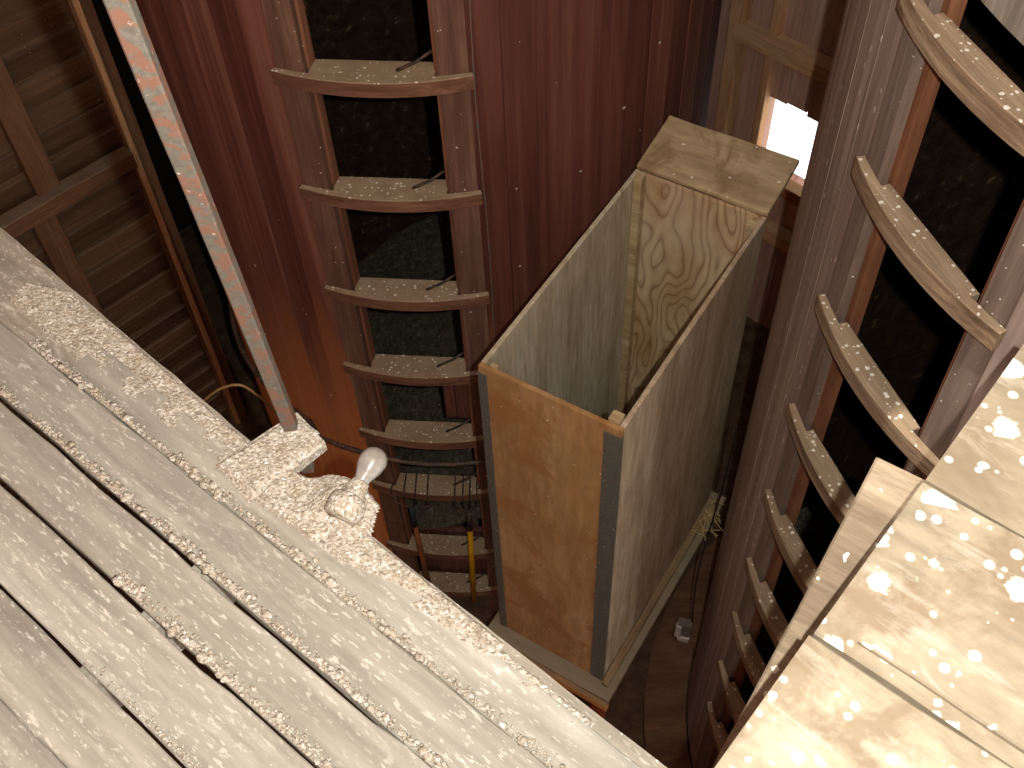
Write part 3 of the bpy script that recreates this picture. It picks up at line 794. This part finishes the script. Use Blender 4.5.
prof = [(.014, e-.03), (.0145, e-.012), (.017, e+.0), (.0215, e+.012), (.027, e+.026)]
for k in range(13):
    a = PI*.5*(-0.18+1.18*k/12); prof.append((max(.0006, .029*math.cos(a)), LL+.029*math.sin(a)))
v, f = lathe_vf(prof, 28)
mesh('bulb', v, f, M['bulb'], lamp, Lm, True)

# thin cable arching past the beam
cb_ = smoothcurve([atr(196, 410, 1.70), atr(207, 398, 1.78), atr(222, 388, 1.84), atr(240, 385, 1.86), atr(256, 394, 1.82), atr(272, 408, 1.74), atr(283, 420, 1.66)], 8)
tag(tube('cable', cb_, .0035, M['cable']), 'thin tan cable arching out between the edge beam and the pole', 'cable')

# ------------------------------------------------------------------ sunlit boards on the right
ZR = -1.5
panel = thing('board_landing', 'sunlit board landing spattered with large white droppings in the lower right foreground', 'landing', un(.3, .6, ZR-.03))
seam_n = .525*1.5
eu = -.102*1.5
for (n0, n1, uo) in ((-.62, .10, .0), (.103, seam_n-.002, .0), (seam_n+.002, 1.13, .003), (1.133, 1.50, .004)):
    L = 1.5 if n1 < 1.0 else 1.2
    v, f = board_vf(L, n1-n0, .026, nseg=24, jit=.003, seed=int(n0*10)+40, ch=.004)
    mesh('landing_board', v, f, M['panel'], panel, frame(un(eu+uo, (n0+n1)/2, ZR), U))
bt_ = board('seam_batten', un(eu+.06, seam_n+.03, ZR+.0045), un(eu+.9, seam_n+.03, ZR+.0045), .006, .003, M['panel'], panel, nseg=10)
for q in (.25, .85):
    board('landing_joist', un(q, -.6, ZR-.027), un(q, .95, ZR-.027), .05, .12, M['joist'], panel, nseg=8)
# loose sawn joist just below the edge
jl0 = atz(877, 457, -1.62); jl1 = atz(751, 696, -1.86)
dj = (jl1-jl0).normalized(); js = Vector((-dj.y, dj.x, 0)).normalized()
j0 = jl0+js*.052
jo = board('sawn_joist', j0, j0+dj*.70, .104, .045, M['joist'], None, nseg=16, jit=.002)
tag(jo, 'tan rough-sawn timber jutting out below the edge of the sunlit boards', 'timber')

# ------------------------------------------------------------------ hay forks hung on the red silo's rung
RZ = H-4.87
def ladder_front(az):   # horizontal distance from the eye to the front of the red silo's rungs
    p = math.radians(az)-c1; rr_ = R1+.058
    return 4.43*math.cos(p)-math.sqrt(rr_*rr_-(4.43*math.sin(p))**2)
def fork(tine_px, socket_px, bend, end_px, hmat, label, ysock, ferr):
    ax = lambda px, py: math.degrees(math.atan2(ray(px, py).y, ray(px, py).x))
    d0 = ladder_front(ax(*socket_px))
    sp = atr(socket_px[0], socket_px[1], d0-.035)
    ep = atr(end_px[0], end_px[1], d0-.06)
    root = thing('hay_fork', label, 'fork', (sp.x, sp.y, sp.z), 'hay forks hanging on the silo ladder')
    dd = (ep-sp).normalized()
    tube('handle', [sp+dd*.10, sp+dd*.5, ep], [.014, .0165, .0155], M[hmat], root, 10)
    tube('ferrule', [sp-dd*.0, sp+dd*.06, sp+dd*.17], [.009, .014, .0165], M[ferr], root, 10)
    out = Vector((-sp.x, -sp.y, 0)).normalized(); side = Vector((-out.y, out.x, 0))
    tb = []
    for px in tine_px:
        a = atz(px, 481, RZ+.012-H); dfr = ladder_front(ax(px, 500))
        fr = atr(px, 500, dfr-.016)
        az_ = math.atan2(fr.y, fr.x); rad = Vector((math.cos(az_), math.sin(az_), 0))
        f0 = Vector((fr.x, fr.y, RZ-.060)); f1 = Vector((fr.x, fr.y, RZ-.015)); f2 = f1+rad*.012+Vector((0, 0, .026)); f3 = Vector((a.x, a.y, RZ+.008)); f4 = f3+(f3-f2).normalized()*.05
        sk = Vector((sp.x, sp.y, sp.z))
        tube('tine', smoothcurve([sk, (sk+f0)/2+Vector((0, 0, -.006)), f0, f1, f2, f3, f4], 5), .0042, M['steel'], root, 6)
    return root
fork((393, 405, 416, 428), (411, 508), 0, (430, 590), 'handle', 'hay fork with a brown wooden handle hanging on the silo ladder', 0, 'blueband')
fork((455, 463, 470, 477), (469, 512), 0, (474, 600), 'yellow', 'hay fork with a yellow handle hanging on the silo ladder', 0, 'steel')

# ------------------------------------------------------------------ wired box beside the right-hand silo, straw on the bin
wp = smoothcurve([atr(737, 425, 2.9), atr(722, 490, 2.86), atr(702, 556, 2.82), atr(695, 590, 2.80), atr(692, 622, 2.78)], 8)
bxp = atr(684, 632, 2.80); bo = frame(bxp, (0, 0, 1), (-.3, -1, 0))
eb = thing('wired_box', 'grey and white wired box dangling low beside the right-hand silo', 'box', None, None, bo)
v, f = prism_vf([(-.085, -.035), (.075, -.035), (.075, .045), (-.085, .045)], -.05, .0, .005); mesh('box_body', v, f, M['boxgrey'], eb, bo)
v, f = prism_vf([(-.06, .012), (.06, .016), (.07, .05), (-.055, .052)], -.02, .014, .006); mesh('box_cover', v, f, M['boxwhite'], eb, bo)
v, f = prism_vf([(-.115, -.032), (-.06, -.036), (-.052, .036), (-.10, .03)], -.03, .012, .006); mesh('rag', v, f, M['boxwhite'], eb, bo)
tube('lead_wire', wp, .0035, M['wire'], eb, 6)
tube('loose_wire', smoothcurve([atr(694, 645, 2.78), atr(698, 655, 2.77), atr(701, 662, 2.77), atr(706, 660, 2.77)], 5), .003, M['cable'], eb, 6)
r = random.Random(8)
vs, fs = [], []
for k in range(26):
    c = MB @ Vector((Wd+.035+r.uniform(-.0, .05), Ln-.12+r.uniform(-.12, .10), .04))
    d = Vector((r.uniform(-1, 1), r.uniform(-1, 1), r.uniform(-.1, .4))).normalized()*r.uniform(.03, .08)
    v, f = tube_vf([c-d, c+Vector((0, 0, .006)), c+d], .0018, 5); b = len(vs); vs += v; fs += [tuple(b+i for i in q) for q in f]
tag(mesh('straw', vs, fs, M['straw']), 'wisps of straw caught behind the plywood bin by the silo', 'straw', None, 'stuff')

# ------------------------------------------------------------------ light
def lamp_obj(name, typ, energy, loc, col=(1, 1, 1), **k):
    L = bpy.data.lights.new(name, typ); L.energy = energy; L.color = col
    for a, b in k.items(): setattr(L, a, b)
    o = bpy.data.objects.new(name, L); C.objects.link(o); o.location = loc; return o
fo = RM @ Vector((.108, -.03, 0.0))
lamp_obj('camera_flash', 'POINT', 265, (fo.x, fo.y, H+fo.z), (1.0, .99, .945), shadow_soft_size=.012)
so = lamp_obj('sun', 'SUN', 4.6, (0, 0, H+5), (1.0, .965, .90), angle=.009)
so.rotation_euler = (-SUN).to_track_quat('Z', 'Y').to_euler()
w = bpy.data.worlds.new('sky'); bpy.context.scene.world = w; w.use_nodes = True
bg = w.node_tree.nodes['Background']; bg.inputs[0].default_value = (1.0, .98, .95, 1); bg.inputs[1].default_value = 2.6
vs_ = bpy.context.scene.view_settings
vs_.view_transform = 'Standard'; vs_.look = 'None'; vs_.gamma = 1.0; vs_.exposure = 0.0
try: vs_.use_curve_mapping = False
except Exception: pass
